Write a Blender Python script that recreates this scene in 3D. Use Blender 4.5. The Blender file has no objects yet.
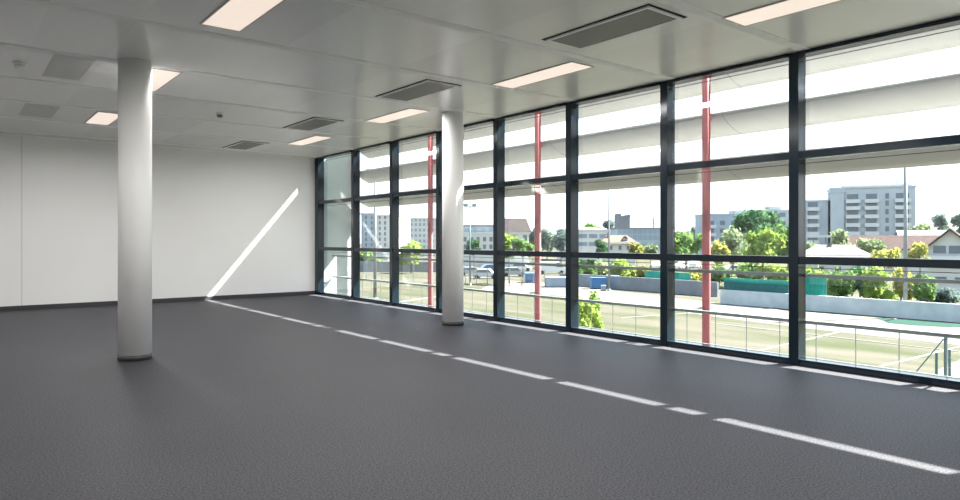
import bpy, math, random
from mathutils import Vector
random.seed(7)
S = bpy.context.scene
C = S.collection

# ------------------------------------------------------------------ camera
EYE = 1.21
YAW = math.atan2(534, 674)
FX, FY = math.sin(YAW), math.cos(YAW)          # view direction on the ground
RX, RY = FY, -FX                               # to the right of it
cam = bpy.data.cameras.new('camera')
cam.sensor_width = 36.0
cam.lens = 36.0 * 674 / 960
cam.shift_y = 0.0 - (239.5 - 250) / 960 * -1 * 1.0
cam.clip_end = 2000
co = bpy.data.objects.new('camera', cam)
C.objects.link(co)
co.location = (0, 0, EYE)
co.rotation_euler = (math.radians(90), 0, -YAW)
S.camera = co

# ------------------------------------------------------------------ sky, sun, exposure
W = bpy.data.worlds.new('sky')
S.world = W
W.use_nodes = True
nt = W.node_tree
nt.nodes.clear()
tc = nt.nodes.new('ShaderNodeTexCoord')
sp = nt.nodes.new('ShaderNodeSeparateXYZ')
rp = nt.nodes.new('ShaderNodeValToRGB')
bg = nt.nodes.new('ShaderNodeBackground')
wo = nt.nodes.new('ShaderNodeOutputWorld')
nt.links.new(tc.outputs['Generated'], sp.inputs[0])
nt.links.new(sp.outputs['Z'], rp.inputs[0])
nt.links.new(rp.outputs[0], bg.inputs[0])
nt.links.new(bg.outputs[0], wo.inputs[0])
rp.color_ramp.elements[0].position = 0.0
rp.color_ramp.elements[0].color = (0.97, 0.985, 1.0, 1)
rp.color_ramp.elements[1].position = 0.6
rp.color_ramp.elements[1].color = (0.52, 0.74, 1.0, 1)
bg.inputs[1].default_value = 1.9

sun = bpy.data.lights.new('sun', 'SUN')
sun.energy = 42.0
sun.color = (1.0, 0.95, 0.87)
sun.angle = math.radians(0.53)
so = bpy.data.objects.new('sun', sun)
C.objects.link(so)
SUN_D = Vector((-1.0, 0.387, -1.19)).normalized()
so.rotation_euler = SUN_D.to_track_quat('-Z', 'Y').to_euler()
so.location = (30, -10, 40)

S.view_settings.view_transform = 'Standard'
S.view_settings.look = 'None'
S.view_settings.exposure = 0.43
S.view_settings.gamma = 1.0
S.view_settings.use_curve_mapping = False
S.cycles.max_bounces = 10
S.cycles.diffuse_bounces = 5
S.cycles.transparent_max_bounces = 24
LAMP = 0.62
LAMP_W = 36.0

# ------------------------------------------------------------------ materials
def node_mat(name):
    m = bpy.data.materials.new(name)
    m.use_nodes = True
    return m, m.node_tree, m.node_tree.nodes['Principled BSDF']

def plain(name, col, rough=0.6, metal=0.0, var=0.06, scale=6.0, spec=0.4, bump=0.0):
    """A principled surface with a faint procedural mottling."""
    m, t, b = node_mat(name)
    g = t.nodes.new('ShaderNodeTexCoord')
    n = t.nodes.new('ShaderNodeTexNoise')
    n.inputs['Scale'].default_value = scale
    n.inputs['Detail'].default_value = 4
    t.links.new(g.outputs['Object'], n.inputs['Vector'])
    r = t.nodes.new('ShaderNodeValToRGB')
    r.color_ramp.elements[0].position = 0.3
    r.color_ramp.elements[1].position = 0.7
    r.color_ramp.elements[0].color = (*[max(0, c * (1 - var)) for c in col], 1)
    r.color_ramp.elements[1].color = (*[min(1, c * (1 + var)) for c in col], 1)
    t.links.new(n.outputs['Fac'], r.inputs[0])
    t.links.new(r.outputs[0], b.inputs['Base Color'])
    b.inputs['Roughness'].default_value = rough
    b.inputs['Metallic'].default_value = metal
    b.inputs['Specular IOR Level'].default_value = spec
    if bump:
        bp = t.nodes.new('ShaderNodeBump')
        bp.inputs['Strength'].default_value = bump
        t.links.new(n.outputs['Fac'], bp.inputs['Height'])
        t.links.new(bp.outputs[0], b.inputs['Normal'])
    return m

def carpet_mat():
    m, t, b = node_mat('grey carpet tile')
    g = t.nodes.new('ShaderNodeTexCoord')
    fine = t.nodes.new('ShaderNodeTexNoise')
    fine.inputs['Scale'].default_value = 95
    fine.inputs['Detail'].default_value = 4
    big = t.nodes.new('ShaderNodeTexNoise')
    big.inputs['Scale'].default_value = 0.9
    big.inputs['Detail'].default_value = 3
    sn = t.nodes.new('ShaderNodeVectorMath'); sn.operation = 'SNAP'
    sn.inputs[1].default_value = (0.5, 0.5, 10)
    wn = t.nodes.new('ShaderNodeTexWhiteNoise')
    t.links.new(g.outputs['Object'], fine.inputs['Vector'])
    t.links.new(g.outputs['Object'], big.inputs['Vector'])
    t.links.new(g.outputs['Object'], sn.inputs[0])
    t.links.new(sn.outputs[0], wn.inputs['Vector'])
    r = t.nodes.new('ShaderNodeValToRGB')
    r.color_ramp.elements[0].position = 0.34
    r.color_ramp.elements[1].position = 0.66
    r.color_ramp.elements[0].color = (0.006, 0.006, 0.008, 1)
    r.color_ramp.elements[1].color = (0.084, 0.084, 0.098, 1)
    t.links.new(fine.outputs['Fac'], r.inputs[0])
    ma = t.nodes.new('ShaderNodeMath'); ma.operation = 'MULTIPLY_ADD'
    ma.inputs[1].default_value = 0.05; ma.inputs[2].default_value = 0.86
    t.links.new(wn.outputs['Value'], ma.inputs[0])
    mb = t.nodes.new('ShaderNodeMath'); mb.operation = 'MULTIPLY_ADD'
    mb.inputs[1].default_value = 0.22
    t.links.new(big.outputs['Fac'], mb.inputs[0])
    t.links.new(ma.outputs[0], mb.inputs[2])
    vm = t.nodes.new('ShaderNodeVectorMath'); vm.operation = 'SCALE'
    t.links.new(r.outputs[0], vm.inputs[0])
    t.links.new(mb.outputs[0], vm.inputs['Scale'])
    t.links.new(vm.outputs[0], b.inputs['Base Color'])
    b.inputs['Roughness'].default_value = 0.55
    b.inputs['Specular IOR Level'].default_value = 0.2
    b.inputs['Sheen Weight'].default_value = 0.0
    b.inputs['Sheen Roughness'].default_value = 0.5
    bp = t.nodes.new('ShaderNodeBump')
    bp.inputs['Strength'].default_value = 0.08
    bp.inputs['Distance'].default_value = 0.01
    t.links.new(fine.outputs['Fac'], bp.inputs['Height'])
    t.links.new(bp.outputs[0], b.inputs['Normal'])
    return m

def ceiling_mat():
    m, t, b = node_mat('ceiling metal panel')
    g = t.nodes.new('ShaderNodeTexCoord')
    sn = t.nodes.new('ShaderNodeVectorMath'); sn.operation = 'SNAP'
    sn.inputs[1].default_value = (0.62, 1.5, 50)
    wn = t.nodes.new('ShaderNodeTexWhiteNoise')
    t.links.new(g.outputs['Object'], sn.inputs[0])
    t.links.new(sn.outputs[0], wn.inputs['Vector'])
    r = t.nodes.new('ShaderNodeValToRGB')
    r.color_ramp.elements[0].color = (0.70, 0.70, 0.685, 1)
    r.color_ramp.elements[1].color = (0.81, 0.81, 0.795, 1)
    t.links.new(wn.outputs['Value'], r.inputs[0])
    t.links.new(r.outputs[0], b.inputs['Base Color'])
    b.inputs['Roughness'].default_value = 0.3
    b.inputs['Specular IOR Level'].default_value = 0.65
    n = t.nodes.new('ShaderNodeTexNoise')
    n.inputs['Scale'].default_value = 1.3
    t.links.new(g.outputs['Object'], n.inputs['Vector'])
    bp = t.nodes.new('ShaderNodeBump')
    bp.inputs['Strength'].default_value = 0.04
    bp.inputs['Distance'].default_value = 0.05
    t.links.new(n.outputs['Fac'], bp.inputs['Height'])
    t.links.new(bp.outputs[0], b.inputs['Normal'])
    return m

def wall_mat():
    """White painted partition with hairline joints between boards."""
    m, t, b = node_mat('white partition')
    g = t.nodes.new('ShaderNodeTexCoord')
    s = t.nodes.new('ShaderNodeSeparateXYZ')
    t.links.new(g.outputs['Object'], s.inputs[0])
    md = t.nodes.new('ShaderNodeMath'); md.operation = 'PINGPONG'; md.inputs[1].default_value = 3.0
    ad = t.nodes.new('ShaderNodeMath'); ad.operation = 'ADD'; ad.inputs[1].default_value = -1.02
    t.links.new(s.outputs['X'], ad.inputs[0])
    t.links.new(ad.outputs[0], md.inputs[0])
    lt = t.nodes.new('ShaderNodeMath'); lt.operation = 'LESS_THAN'; lt.inputs[1].default_value = 0.009
    t.links.new(md.outputs[0], lt.inputs[0])
    n = t.nodes.new('ShaderNodeTexNoise'); n.inputs['Scale'].default_value = 0.8
    t.links.new(g.outputs['Object'], n.inputs['Vector'])
    r = t.nodes.new('ShaderNodeValToRGB')
    r.color_ramp.elements[0].color = (0.82, 0.825, 0.82, 1)
    r.color_ramp.elements[1].color = (0.87, 0.873, 0.868, 1)
    t.links.new(n.outputs['Fac'], r.inputs[0])
    mx = t.nodes.new('ShaderNodeMixRGB'); mx.inputs[2].default_value = (0.68, 0.68, 0.66, 1)
    t.links.new(lt.outputs[0], mx.inputs[0])
    t.links.new(r.outputs[0], mx.inputs[1])
    t.links.new(mx.outputs[0], b.inputs['Base Color'])
    b.inputs['Roughness'].default_value = 0.45
    return m

def glass_mat():
    m = bpy.data.materials.new('window glass')
    m.use_nodes = True
    t = m.node_tree
    t.nodes.clear()
    o = t.nodes.new('ShaderNodeOutputMaterial')
    tr = t.nodes.new('ShaderNodeBsdfTransparent'); tr.inputs[0].default_value = (0.945, 0.965, 0.963, 1)
    gl = t.nodes.new('ShaderNodeBsdfGlossy'); gl.inputs['Roughness'].default_value = 0.0
    gl.inputs[0].default_value = (0.95, 0.98, 1, 1)
    fr = t.nodes.new('ShaderNodeFresnel')
    ge = t.nodes.new('ShaderNodeNewGeometry')      # the sheet is thin: both faces reflect like air against glass
    io = t.nodes.new('ShaderNodeMapRange')
    io.inputs['To Min'].default_value = 1.5
    io.inputs['To Max'].default_value = 1 / 1.5
    t.links.new(ge.outputs['Backfacing'], io.inputs['Value'])
    t.links.new(io.outputs[0], fr.inputs[0])
    mx = t.nodes.new('ShaderNodeMixShader')
    t.links.new(fr.outputs[0], mx.inputs[0])
    t.links.new(tr.outputs[0], mx.inputs[1])
    t.links.new(gl.outputs[0], mx.inputs[2])
    t.links.new(mx.outputs[0], o.inputs[0])
    return m

def emit_mat(name, col, k):
    m, t, b = node_mat(name)
    b.inputs['Base Color'].default_value = (0.35, 0.34, 0.32, 1)
    b.inputs['Emission Color'].default_value = (*col, 1)
    b.inputs['Emission Strength'].default_value = k
    return m

def perforated_mat(name, c0, c1):
    m, t, b = node_mat(name)
    g = t.nodes.new('ShaderNodeTexCoord')
    v = t.nodes.new('ShaderNodeTexVoronoi'); v.inputs['Scale'].default_value = 70
    v.inputs['Randomness'].default_value = 0.0
    t.links.new(g.outputs['Object'], v.inputs['Vector'])
    r = t.nodes.new('ShaderNodeValToRGB')
    r.color_ramp.elements[0].position = 0.25; r.color_ramp.elements[0].color = (*c0, 1)
    r.color_ramp.elements[1].position = 0.4; r.color_ramp.elements[1].color = (*c1, 1)
    t.links.new(v.outputs['Distance'], r.inputs[0])
    t.links.new(r.outputs[0], b.inputs['Base Color'])
    b.inputs['Roughness'].default_value = 0.5
    return m

def leaf_mat(name, col, trans=0.45):
    m = bpy.data.materials.new(name)
    m.use_nodes = True
    t = m.node_tree
    t.nodes.clear()
    o = t.nodes.new('ShaderNodeOutputMaterial')
    g = t.nodes.new('ShaderNodeTexCoord')
    n = t.nodes.new('ShaderNodeTexNoise'); n.inputs['Scale'].default_value = 1.4
    n.inputs['Detail'].default_value = 5
    t.links.new(g.outputs['Object'], n.inputs['Vector'])
    r = t.nodes.new('ShaderNodeValToRGB')
    r.color_ramp.elements[0].position = 0.35
    r.color_ramp.elements[1].position = 0.65
    r.color_ramp.elements[0].color = (col[0] * .6, col[1] * .7, col[2] * .7, 1)
    r.color_ramp.elements[1].color = (min(1, col[0] * 1.35), min(1, col[1] * 1.25), col[2] * 1.2, 1)
    t.links.new(n.outputs['Fac'], r.inputs[0])
    d = t.nodes.new('ShaderNodeBsdfDiffuse')
    l = t.nodes.new('ShaderNodeBsdfTranslucent')
    mx = t.nodes.new('ShaderNodeMixShader'); mx.inputs[0].default_value = trans
    t.links.new(r.outputs[0], d.inputs[0])
    t.links.new(r.outputs[0], l.inputs[0])
    t.links.new(d.outputs[0], mx.inputs[1])
    t.links.new(l.outputs[0], mx.inputs[2])
    t.links.new(mx.outputs[0], o.inputs[0])
    return m

def field_mat():
    m, t, b = node_mat('dry mown grass')
    g = t.nodes.new('ShaderNodeTexCoord')
    mp = t.nodes.new('ShaderNodeMapping')
    mp.inputs['Rotation'].default_value = (0, 0, math.radians(8))
    mp.inputs['Scale'].default_value = (0.55, 0.09, 1)
    t.links.new(g.outputs['Object'], mp.inputs['Vector'])
    n = t.nodes.new('ShaderNodeTexNoise'); n.inputs['Scale'].default_value = 1.0
    n.inputs['Detail'].default_value = 6
    t.links.new(mp.outputs[0], n.inputs['Vector'])
    r = t.nodes.new('ShaderNodeValToRGB')
    r.color_ramp.elements[0].position = 0.36; r.color_ramp.elements[0].color = (0.043, 0.049, 0.028, 1)
    r.color_ramp.elements[1].position = 0.64; r.color_ramp.elements[1].color = (0.080, 0.073, 0.060, 1)
    t.links.new(n.outputs['Fac'], r.inputs[0])
    t.links.new(r.outputs[0], b.inputs['Base Color'])
    b.inputs['Roughness'].default_value = 0.95
    b.inputs['Specular IOR Level'].default_value = 0.02
    return m

M = {}
M['carpet'] = carpet_mat()
M['ceiling'] = ceiling_mat()
M['seam'] = plain('ceiling band', (0.94, 0.94, 0.92), 0.9, spec=0.2)
M['wall'] = wall_mat()
M['paint'] = plain('white column paint', (0.84, 0.84, 0.83), 0.42, var=0.02, scale=2)
M['skirt'] = plain('dark skirting', (0.045, 0.047, 0.05), 0.5)
M['frame'] = plain('anodised window frame', (0.007, 0.016, 0.025), 0.15, metal=0.0, spec=0.4, var=0.03)
M['glass'] = glass_mat()
M['spacer'] = plain('glazing spacer', (0.05, 0.055, 0.06), 0.5)
M['lamp'] = emit_mat('lamp diffuser', (1.0, 0.84, 0.72), LAMP)
M['lampframe'] = plain('lamp trim', (0.60, 0.55, 0.51), 0.4)
M['grille'] = perforated_mat('perforated grille', (0.02, 0.02, 0.02), (0.24, 0.24, 0.23))
M['dullpanel'] = perforated_mat('perforated ceiling panel', (0.42, 0.42, 0.41), (0.66, 0.66, 0.64))
M['dark'] = plain('dark gap', (0.012, 0.012, 0.012), 0.8)
M['white'] = plain('white plastic', (0.8, 0.8, 0.78), 0.4)
M['red'] = plain('red painted steel', (0.34, 0.10, 0.105), 0.5, var=0.05, spec=0.2)
M['fin'] = plain('pale sunshade sheet', (0.375, 0.374, 0.365), 0.5, var=0.03, scale=1.5)
M['finseam'] = plain('sunshade joint', (0.22, 0.23, 0.22), 0.6)
M['rail'] = plain('galvanised rail', (0.22, 0.24, 0.24), 0.45, metal=0.3)
M['wing'] = plain('pale green grey render', (0.36, 0.42, 0.405), 0.7, var=0.03)
M['ledge'] = plain('aluminium ledge', (0.20, 0.21, 0.22), 0.5, metal=0.2)
M['facade'] = plain('dark cladding', (0.12, 0.13, 0.14), 0.5)
M['field'] = field_mat()
M['path'] = plain('pale gravel', (0.112, 0.104, 0.097), 0.95, var=0.08, scale=3, spec=0.04)
M['shadepatch'] = plain('painted grass shade', (0.016, 0.044, 0.034), 0.95, var=0.12, scale=2, spec=0.04)  # shadow on the grass, put into the colour
M['line'] = plain('chalk line', (0.17, 0.17, 0.165), 0.9, spec=0.04)
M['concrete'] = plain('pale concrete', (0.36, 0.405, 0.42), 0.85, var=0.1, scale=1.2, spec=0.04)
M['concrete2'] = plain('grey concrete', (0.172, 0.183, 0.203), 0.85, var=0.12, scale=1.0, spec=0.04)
M['bluegrey'] = plain('blue grey facade', (0.257, 0.312, 0.367), 0.7, var=0.08, scale=0.3, spec=0.04)
M['greyfac'] = plain('grey facade', (0.335, 0.370, 0.398), 0.75, var=0.06, scale=0.3, spec=0.04)
M['whitefac'] = plain('white render', (0.484, 0.484, 0.468), 0.8, var=0.05, scale=0.3, spec=0.04)
M['balcony'] = plain('white balcony front', (0.437, 0.456, 0.468), 0.7, spec=0.04)
M['pane'] = plain('dark window pane', (0.086, 0.109, 0.133), 0.2, spec=0.5)
M['palepane'] = plain('pale window band', (0.156, 0.203, 0.265), 0.3)
M['tan'] = plain('tan clay roof', (0.105, 0.084, 0.070), 0.85, var=0.15, scale=1.0, spec=0.04)
M['pink'] = plain('pale clay roof', (0.18, 0.163, 0.152), 0.85, var=0.1, scale=1.0, spec=0.04)
M['brown'] = plain('red brown roof', (0.050, 0.033, 0.032), 0.85, var=0.15, scale=1.0, spec=0.04)
M['dullbrown'] = plain('brown tiled roof', (0.040, 0.034, 0.034), 0.85, var=0.15, scale=1.0, spec=0.04)
M['slate'] = plain('grey metal roof', (0.14, 0.155, 0.165), 0.5, var=0.08, spec=0.04)
M['teal'] = plain('green windscreen mesh', (0.023, 0.211, 0.164), 0.7, var=0.2, scale=0.6, spec=0.04)
M['tealdark'] = plain('dark green container', (0.027, 0.094, 0.094), 0.6, var=0.15, spec=0.04)
M['blue'] = plain('blue container paint', (0.039, 0.133, 0.281), 0.5, var=0.1)
M['navy'] = plain('dark blue box', (0.06, 0.11, 0.15), 0.5)
M['pole'] = plain('pole grey', (0.17, 0.18, 0.185), 0.5, metal=0.2)
M['darkpole'] = plain('dark pole', (0.07, 0.12, 0.12), 0.5)
M['trunk'] = plain('bark', (0.10, 0.075, 0.055), 0.9, var=0.2)
M['tyre'] = plain('tyre rubber', (0.02, 0.02, 0.02), 0.8)
for k, c in dict(carwhite=(0.6, 0.6, 0.6), cargrey=(0.25, 0.27, 0.29), carblue=(0.10, 0.16, 0.27), carsilver=(0.42, 0.43, 0.45)).items():
    M[k] = plain('car paint ' + k[3:], c, 0.3, var=0.02)
for k, c in dict(leafdark=(0.072, 0.149, 0.072), leafgreen=(0.145, 0.238, 0.076), leafbright=(0.230, 0.315, 0.076),
                 leafyellow=(0.323, 0.323, 0.093), leafpale=(0.238, 0.289, 0.162), leafgrey=(0.162, 0.212, 0.178),
                 leafdusk=(0.111, 0.153, 0.145)).items():
    M[k] = leaf_mat('foliage ' + k[4:], c)

# ------------------------------------------------------------------ mesh helpers
class MB:
    """Collects shapes in world coordinates and links them as ONE mesh object."""
    def __init__(s):
        s.v, s.f = [], []

    def add(s, vs, fs):
        o = len(s.v)
        s.v += [tuple(p) for p in vs]
        s.f += [tuple(i + o for i in q) for q in fs]
        return s

    def box(s, x0, x1, y0, y1, z0, z1, fr=None):
        vs = [(x, y, z) for z in (z0, z1) for x, y in ((x0, y0), (x1, y0), (x1, y1), (x0, y1))]
        if fr:
            vs = [fr(*p) for p in vs]
        return s.add(vs, [(3, 2, 1, 0), (4, 5, 6, 7), (0, 1, 5, 4), (1, 2, 6, 5), (2, 3, 7, 6), (3, 0, 4, 7)])

    def cyl(s, p0, p1, r0, r1=None, n=12):
        r1 = r0 if r1 is None else r1
        p0, p1 = Vector(p0), Vector(p1)
        d = (p1 - p0).normalized()
        u = d.orthogonal().normalized()
        w = d.cross(u)
        vs = []
        for p, r in ((p0, r0), (p1, r1)):
            for i in range(n):
                a = 2 * math.pi * i / n
                vs.append(p + (u * math.cos(a) + w * math.sin(a)) * r)
        fs = [(i, (i + 1) % n, n + (i + 1) % n, n + i) for i in range(n)]
        fs += [tuple(range(n - 1, -1, -1)), tuple(range(n, 2 * n))]
        return s.add(vs, fs)

    def lathe(s, cx, cy, prof, n=48):
        """prof: list of (r, z) from bottom to top, closed with caps."""
        vs, fs = [], []
        for r, z in prof:
            for i in range(n):
                a = 2 * math.pi * i / n
                vs.append((cx + r * math.cos(a), cy + r * math.sin(a), z))
        for k in range(len(prof) - 1):
            for i in range(n):
                j = (i + 1) % n
                fs.append((k * n + i, k * n + j, (k + 1) * n + j, (k + 1) * n + i))
        fs.append(tuple(range(n - 1, -1, -1)))
        fs.append(tuple(range((len(prof) - 1) * n, len(prof) * n)))
        return s.add(vs, fs)

    def prism(s, poly, axis_pts, fr=None):
        """poly: closed list of (a, b); axis_pts maps (a, b, k) k=0/1 to a world point."""
        n = len(poly)
        vs = [axis_pts(a, b, k) for k in (0, 1) for a, b in poly]
        if fr:
            vs = [fr(*p) for p in vs]
        fs = [(i, (i + 1) % n, n + (i + 1) % n, n + i) for i in range(n)]
        fs += [tuple(range(n - 1, -1, -1)), tuple(range(n, 2 * n))]
        return s.add(vs, fs)

    def ground(s, pts, z0, z1):
        n = len(pts)
        vs = [(x, y, z) for z in (z0, z1) for x, y in pts]
        fs = [(i, (i + 1) % n, n + (i + 1) % n, n + i) for i in range(n)]
        fs += [tuple(range(n - 1, -1, -1)), tuple(range(n, 2 * n))]
        return s.add(vs, fs)

    def blob(s, c, r, seed, lat=7, lon=10, rough=0.22):
        rnd = random.Random(seed)
        vs = [(c[0], c[1], c[2] - r[2])]
        for i in range(1, lat):
            t = math.pi * i / lat
            for j in range(lon):
                a = 2 * math.pi * j / lon
                k = 1 + rnd.uniform(-rough, rough)
                vs.append((c[0] + r[0] * k * math.sin(t) * math.cos(a), c[1] + r[1] * k * math.sin(t) * math.sin(a), c[2] - r[2] * k * math.cos(t)))
        vs.append((c[0], c[1], c[2] + r[2]))
        fs = [(0, 1 + (j + 1) % lon, 1 + j) for j in range(lon)]
        for i in range(lat - 2):
            for j in range(lon):
                a = 1 + i * lon + j
                b = 1 + i * lon + (j + 1) % lon
                fs.append((a, b, b + lon, a + lon))
        e = len(vs) - 1
        o = 1 + (lat - 2) * lon
        fs += [(o + j, o + (j + 1) % lon, e) for j in range(lon)]
        return s.add(vs, fs)

    def leaves(s, c, r, n, size, rnd):
        for _ in range(n):
            d = Vector((rnd.gauss(0, 1), rnd.gauss(0, 1), rnd.gauss(0, 1))).normalized()
            k = rnd.uniform(0.62, 1.2)
            p = Vector((c[0] + d.x * r[0] * k, c[1] + d.y * r[1] * k, c[2] + d.z * r[2] * k))
            u = Vector((rnd.gauss(0, 1), rnd.gauss(0, 1), rnd.gauss(0, 1))).normalized()
            w = u.orthogonal().normalized()
            z = size * rnd.uniform(0.6, 1.3)
            s.add([p - u * z, p + w * z * .5, p + u * z, p - w * z * .5], [(0, 1, 2, 3)])
        return s

    def build(s, name, mat, parent=None, at=None, smooth=False, bevel=0.0):
        if at is None:
            if parent is not None:
                at = parent['_at']
            else:
                xs = [p[0] for p in s.v]; ys = [p[1] for p in s.v]; zs = [p[2] for p in s.v]
                at = ((min(xs) + max(xs)) / 2, (min(ys) + max(ys)) / 2, min(zs))
        me = bpy.data.meshes.new(name)
        me.from_pydata([(p[0] - at[0], p[1] - at[1], p[2] - at[2]) for p in s.v], [], s.f)
        me.materials.append(mat)
        me.update()
        o = bpy.data.objects.new(name, me)
        C.objects.link(o)
        if parent is not None:
            o.parent = parent
        else:
            o.location = at
        ALL.append(o)
        o['_at'] = tuple(at)
        if bevel:
            b = o.modifiers.new('bevel', 'BEVEL'); b.width = bevel; b.segments = 2; b.limit_method = 'ANGLE'
        if smooth:
            for p in me.polygons:
                p.use_smooth = len(p.vertices) <= 4
        return o

ALL = []

def tag(o, label, cat, group=None, kind='thing'):
    o['label'] = label
    o['category'] = cat
    if group:
        o['group'] = group
    if kind != 'thing':
        o['kind'] = kind
    elif any(w in o.name for w in ('column', 'wall', 'path', 'fence')):
        o['kind'] = 'thing'
    return o

def thing(name, at, label, cat, group=None):
    o = bpy.data.objects.new(name, None)
    C.objects.link(o)
    o.location = at
    o['_at'] = tuple(at)
    ALL.append(o)
    o.empty_display_size = 0.2
    return tag(o, label, cat, group)

def structure(o):
    o['kind'] = 'structure'
    return o

def hold(name, at):
    o = bpy.data.objects.new(name, None)
    C.objects.link(o)
    o.location = at
    o['_at'] = tuple(at)
    o['kind'] = 'structure'
    ALL.append(o)
    return o

def dup(root, delta, label, group=None):
    """A copy of a thing with copies of its parts and sub-parts, moved by delta."""
    def cp(o, par):
        c = o.copy()
        C.objects.link(c)
        c.parent = par
        for ch in [x for x in ALL if x.parent == o]:
            NEW.append(cp(ch, c))
        return c
    NEW = []
    r = cp(root, None)
    ALL.extend(NEW + [r])
    r.location = Vector(root.location) + Vector(delta)
    r['label'] = label
    if group:
        r['group'] = group
    return r

# a spot in the open, by bearing (photo column) and distance; and heights
GZ = EYE - 6.01
def at(px, d):
    k = (px - 480) / 674 * d
    return (FX * d + RX * k, FY * d + RY * k)
def hz(y, d):
    return EYE + (239.5 - y) / 674 * d
def gd(y):
    return 6.01 * 674 / (y - 239.5)
def gp(px, y):
    return at(px, gd(y))

# ------------------------------------------------------------------ room shell
XF = 6.40            # inner face of the window frames
YB = 13.97           # back wall
XL, YN = -4.2, -4.3  # wall on the far left and behind
ZC = 3.01
structure(MB().box(XL - .2, 6.56, YN - .2, YB + .2, -0.3, 0).build('floor', M['carpet'], at=(0, 0, 0)))
structure(MB().box(XL - .2, 6.52, YN - .2, YB + .2, ZC, ZC + .3).build('ceiling', M['ceiling'], at=(0, 0.09, ZC)))
structure(MB().box(XL - .2, 6.44, YB, YB + .2, 0, ZC).build('wall_back', M['wall'], at=(0, YB, 0)))
structure(MB().box(XL - .2, XL, YN, YB, 0, ZC).build('wall_left', M['paint']))
structure(MB().box(XL - .2, 6.52, YN - .2, YN, 0, ZC).build('wall_front', M['paint']))
structure(MB().box(XL, 6.40, YB - .015, YB, 0, .075).build('baseboard_back', M['skirt']))
structure(MB().box(XL, XL + .015, YN, YB - .015, 0, .075).build('baseboard_left', M['skirt']))
structure(MB().box(XL - .2, XF, YB - .012, YB, ZC - .03, ZC).build('trim_1', M['seam']))
# bands between the ceiling panels
for i in range(12):
    y = 13.60 - 1.5 * i
    structure(MB().box(XL, XF - .02, y - .055, y + .055, ZC - .004, ZC + .01).build('trim_%d' % (i + 2), M['seam']))

# ------------------------------------------------------------------ window front
MUL = [3.215 - 1.5 * k for k in range(4, 0, -1)] + [3.215 + 1.5 * k for k in range(0, 7)] + [13.86]
MUL = [YN + .04] + [m for m in MUL if m > YN + .5]
Z0, ZH = 0.062, 2.973
TR = (1.010, 2.020)
for i in range(len(MUL) - 1):
    a, b = MUL[i], MUL[i + 1]
    w = hold('window_%d' % (i + 1), (6.46, (a + b) / 2, 0))
    MB().box(XF, 6.55, a - .048, a + .048, 0, ZC).build('mullion', M['frame'], w, bevel=.003)
    if i == len(MUL) - 2:
        MB().box(XF, 6.55, b - .048, YB, 0, ZC).build('mullion', M['frame'], w, bevel=.003)
    y0, y1 = a + .048, b - .048
    MB().box(XF + .01, 6.53, y0, y1, 0.0, Z0).build('bottom_rail', M['frame'], w, bevel=.003)
    MB().box(XF - .02, 6.53, y0, y1, ZH, ZC).build('head_rail', M['frame'], w)
    for z in TR:
        MB().box(XF + .01, 6.52, y0, y1, z - .036, z + .036).build('transom', M['frame'], w, bevel=.003)
    for lo, hi in ((Z0, TR[0] - .036), (TR[0] + .036, TR[1] - .036), (TR[1] + .036, ZH)):
        MB().box(6.508, 6.520, y0, y1, lo, hi).build('pane', M['glass'], w)
        MB().box(6.500, 6.507, y0, y1, hi - .042, hi - .036).build('spacer', M['spacer'], w)

# ------------------------------------------------------------------ outside skin of the building
structure(MB().box(6.3, 6.53, YN - .2, YB + .1, ZC + .02, 5.2).build('wall_upper', M['facade']))
structure(MB().box(6.2, 6.535, YN - .2, YB + .1, GZ, -.02).build('wall_lower', M['facade']))
structure(MB().box(6.54, 6.86, YN, YB, -.09, -.005).build('trim_14', M['ledge']))
structure(MB().box(6.54, 7.33, YB, YB + .22, -.4, 4.4).build('wall_wing', M['wing']))

# ------------------------------------------------------------------ inside: columns
def column(x, y, r, label):
    t = thing('round_column', (x, y, 0), label, 'column', 'round columns of the room')
    MB().lathe(x, y, [(r, .055), (r, ZC - .002)], 64).build('shaft', M['paint'], t, smooth=True)
    MB().lathe(x, y, [(r + .004, 0.0), (r + .004, .055)], 64).build('skirting', M['skirt'], t, smooth=True)
    return t
column(1.503, 7.53, .155, 'white round column standing alone on the carpet in front of the back wall')
column(5.648, 7.75, .152, 'white round column standing close to the window front')

# ------------------------------------------------------------------ inside: ceiling things
def lamp(x, y0, y1, label):
    t = thing('ceiling_light', (x, (y0 + y1) / 2, ZC), label, 'ceiling light', 'recessed ceiling lights')
    h = .155
    m = MB()
    for q in ((x - h - .015, x - h, y0, y1), (x + h, x + h + .015, y0, y1), (x - h - .015, x + h + .015, y0 - .015, y0), (x - h - .015, x + h + .015, y1, y1 + .015)):
        m.box(*q, ZC - .008, ZC)
    m.build('lamp_frame', M['lampframe'], t)
    MB().box(x - h, x + h, y0, y1, ZC - .005, ZC - .001).build('diffuser', M['lamp'], t)
    # the low-glare optic throws its light downwards
    ld = bpy.data.lights.new('lamp_light', 'AREA')
    ld.shape = 'RECTANGLE'
    ld.size, ld.size_y = 2 * h, y1 - y0
    ld.energy = LAMP_W
    ld.color = (1.0, 0.97, 0.935)
    ld.spread = math.radians(174)
    lo = bpy.data.objects.new('lamp_light', ld)
    C.objects.link(lo)
    lo.parent = t
    lo.location = (0, 0, -.012)
    ALL.append(lo)
    return t
L1 = lamp(5.115, 4.77, 6.03, 'lit ceiling panel by the windows, between the largest and the second air grille')
dup(L1, (-.01, -2.975, 0), 'lit ceiling panel cut by the top edge, above the second large window from the right', 'recessed ceiling lights')
dup(L1, (.02, 3.06, 0), 'lit ceiling panel just left of the top of the column near the windows', 'recessed ceiling lights')
dup(L1, (.06, 6.14, 0), 'small lit ceiling panel nearest the corner of back wall and windows', 'recessed ceiling lights')
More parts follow.
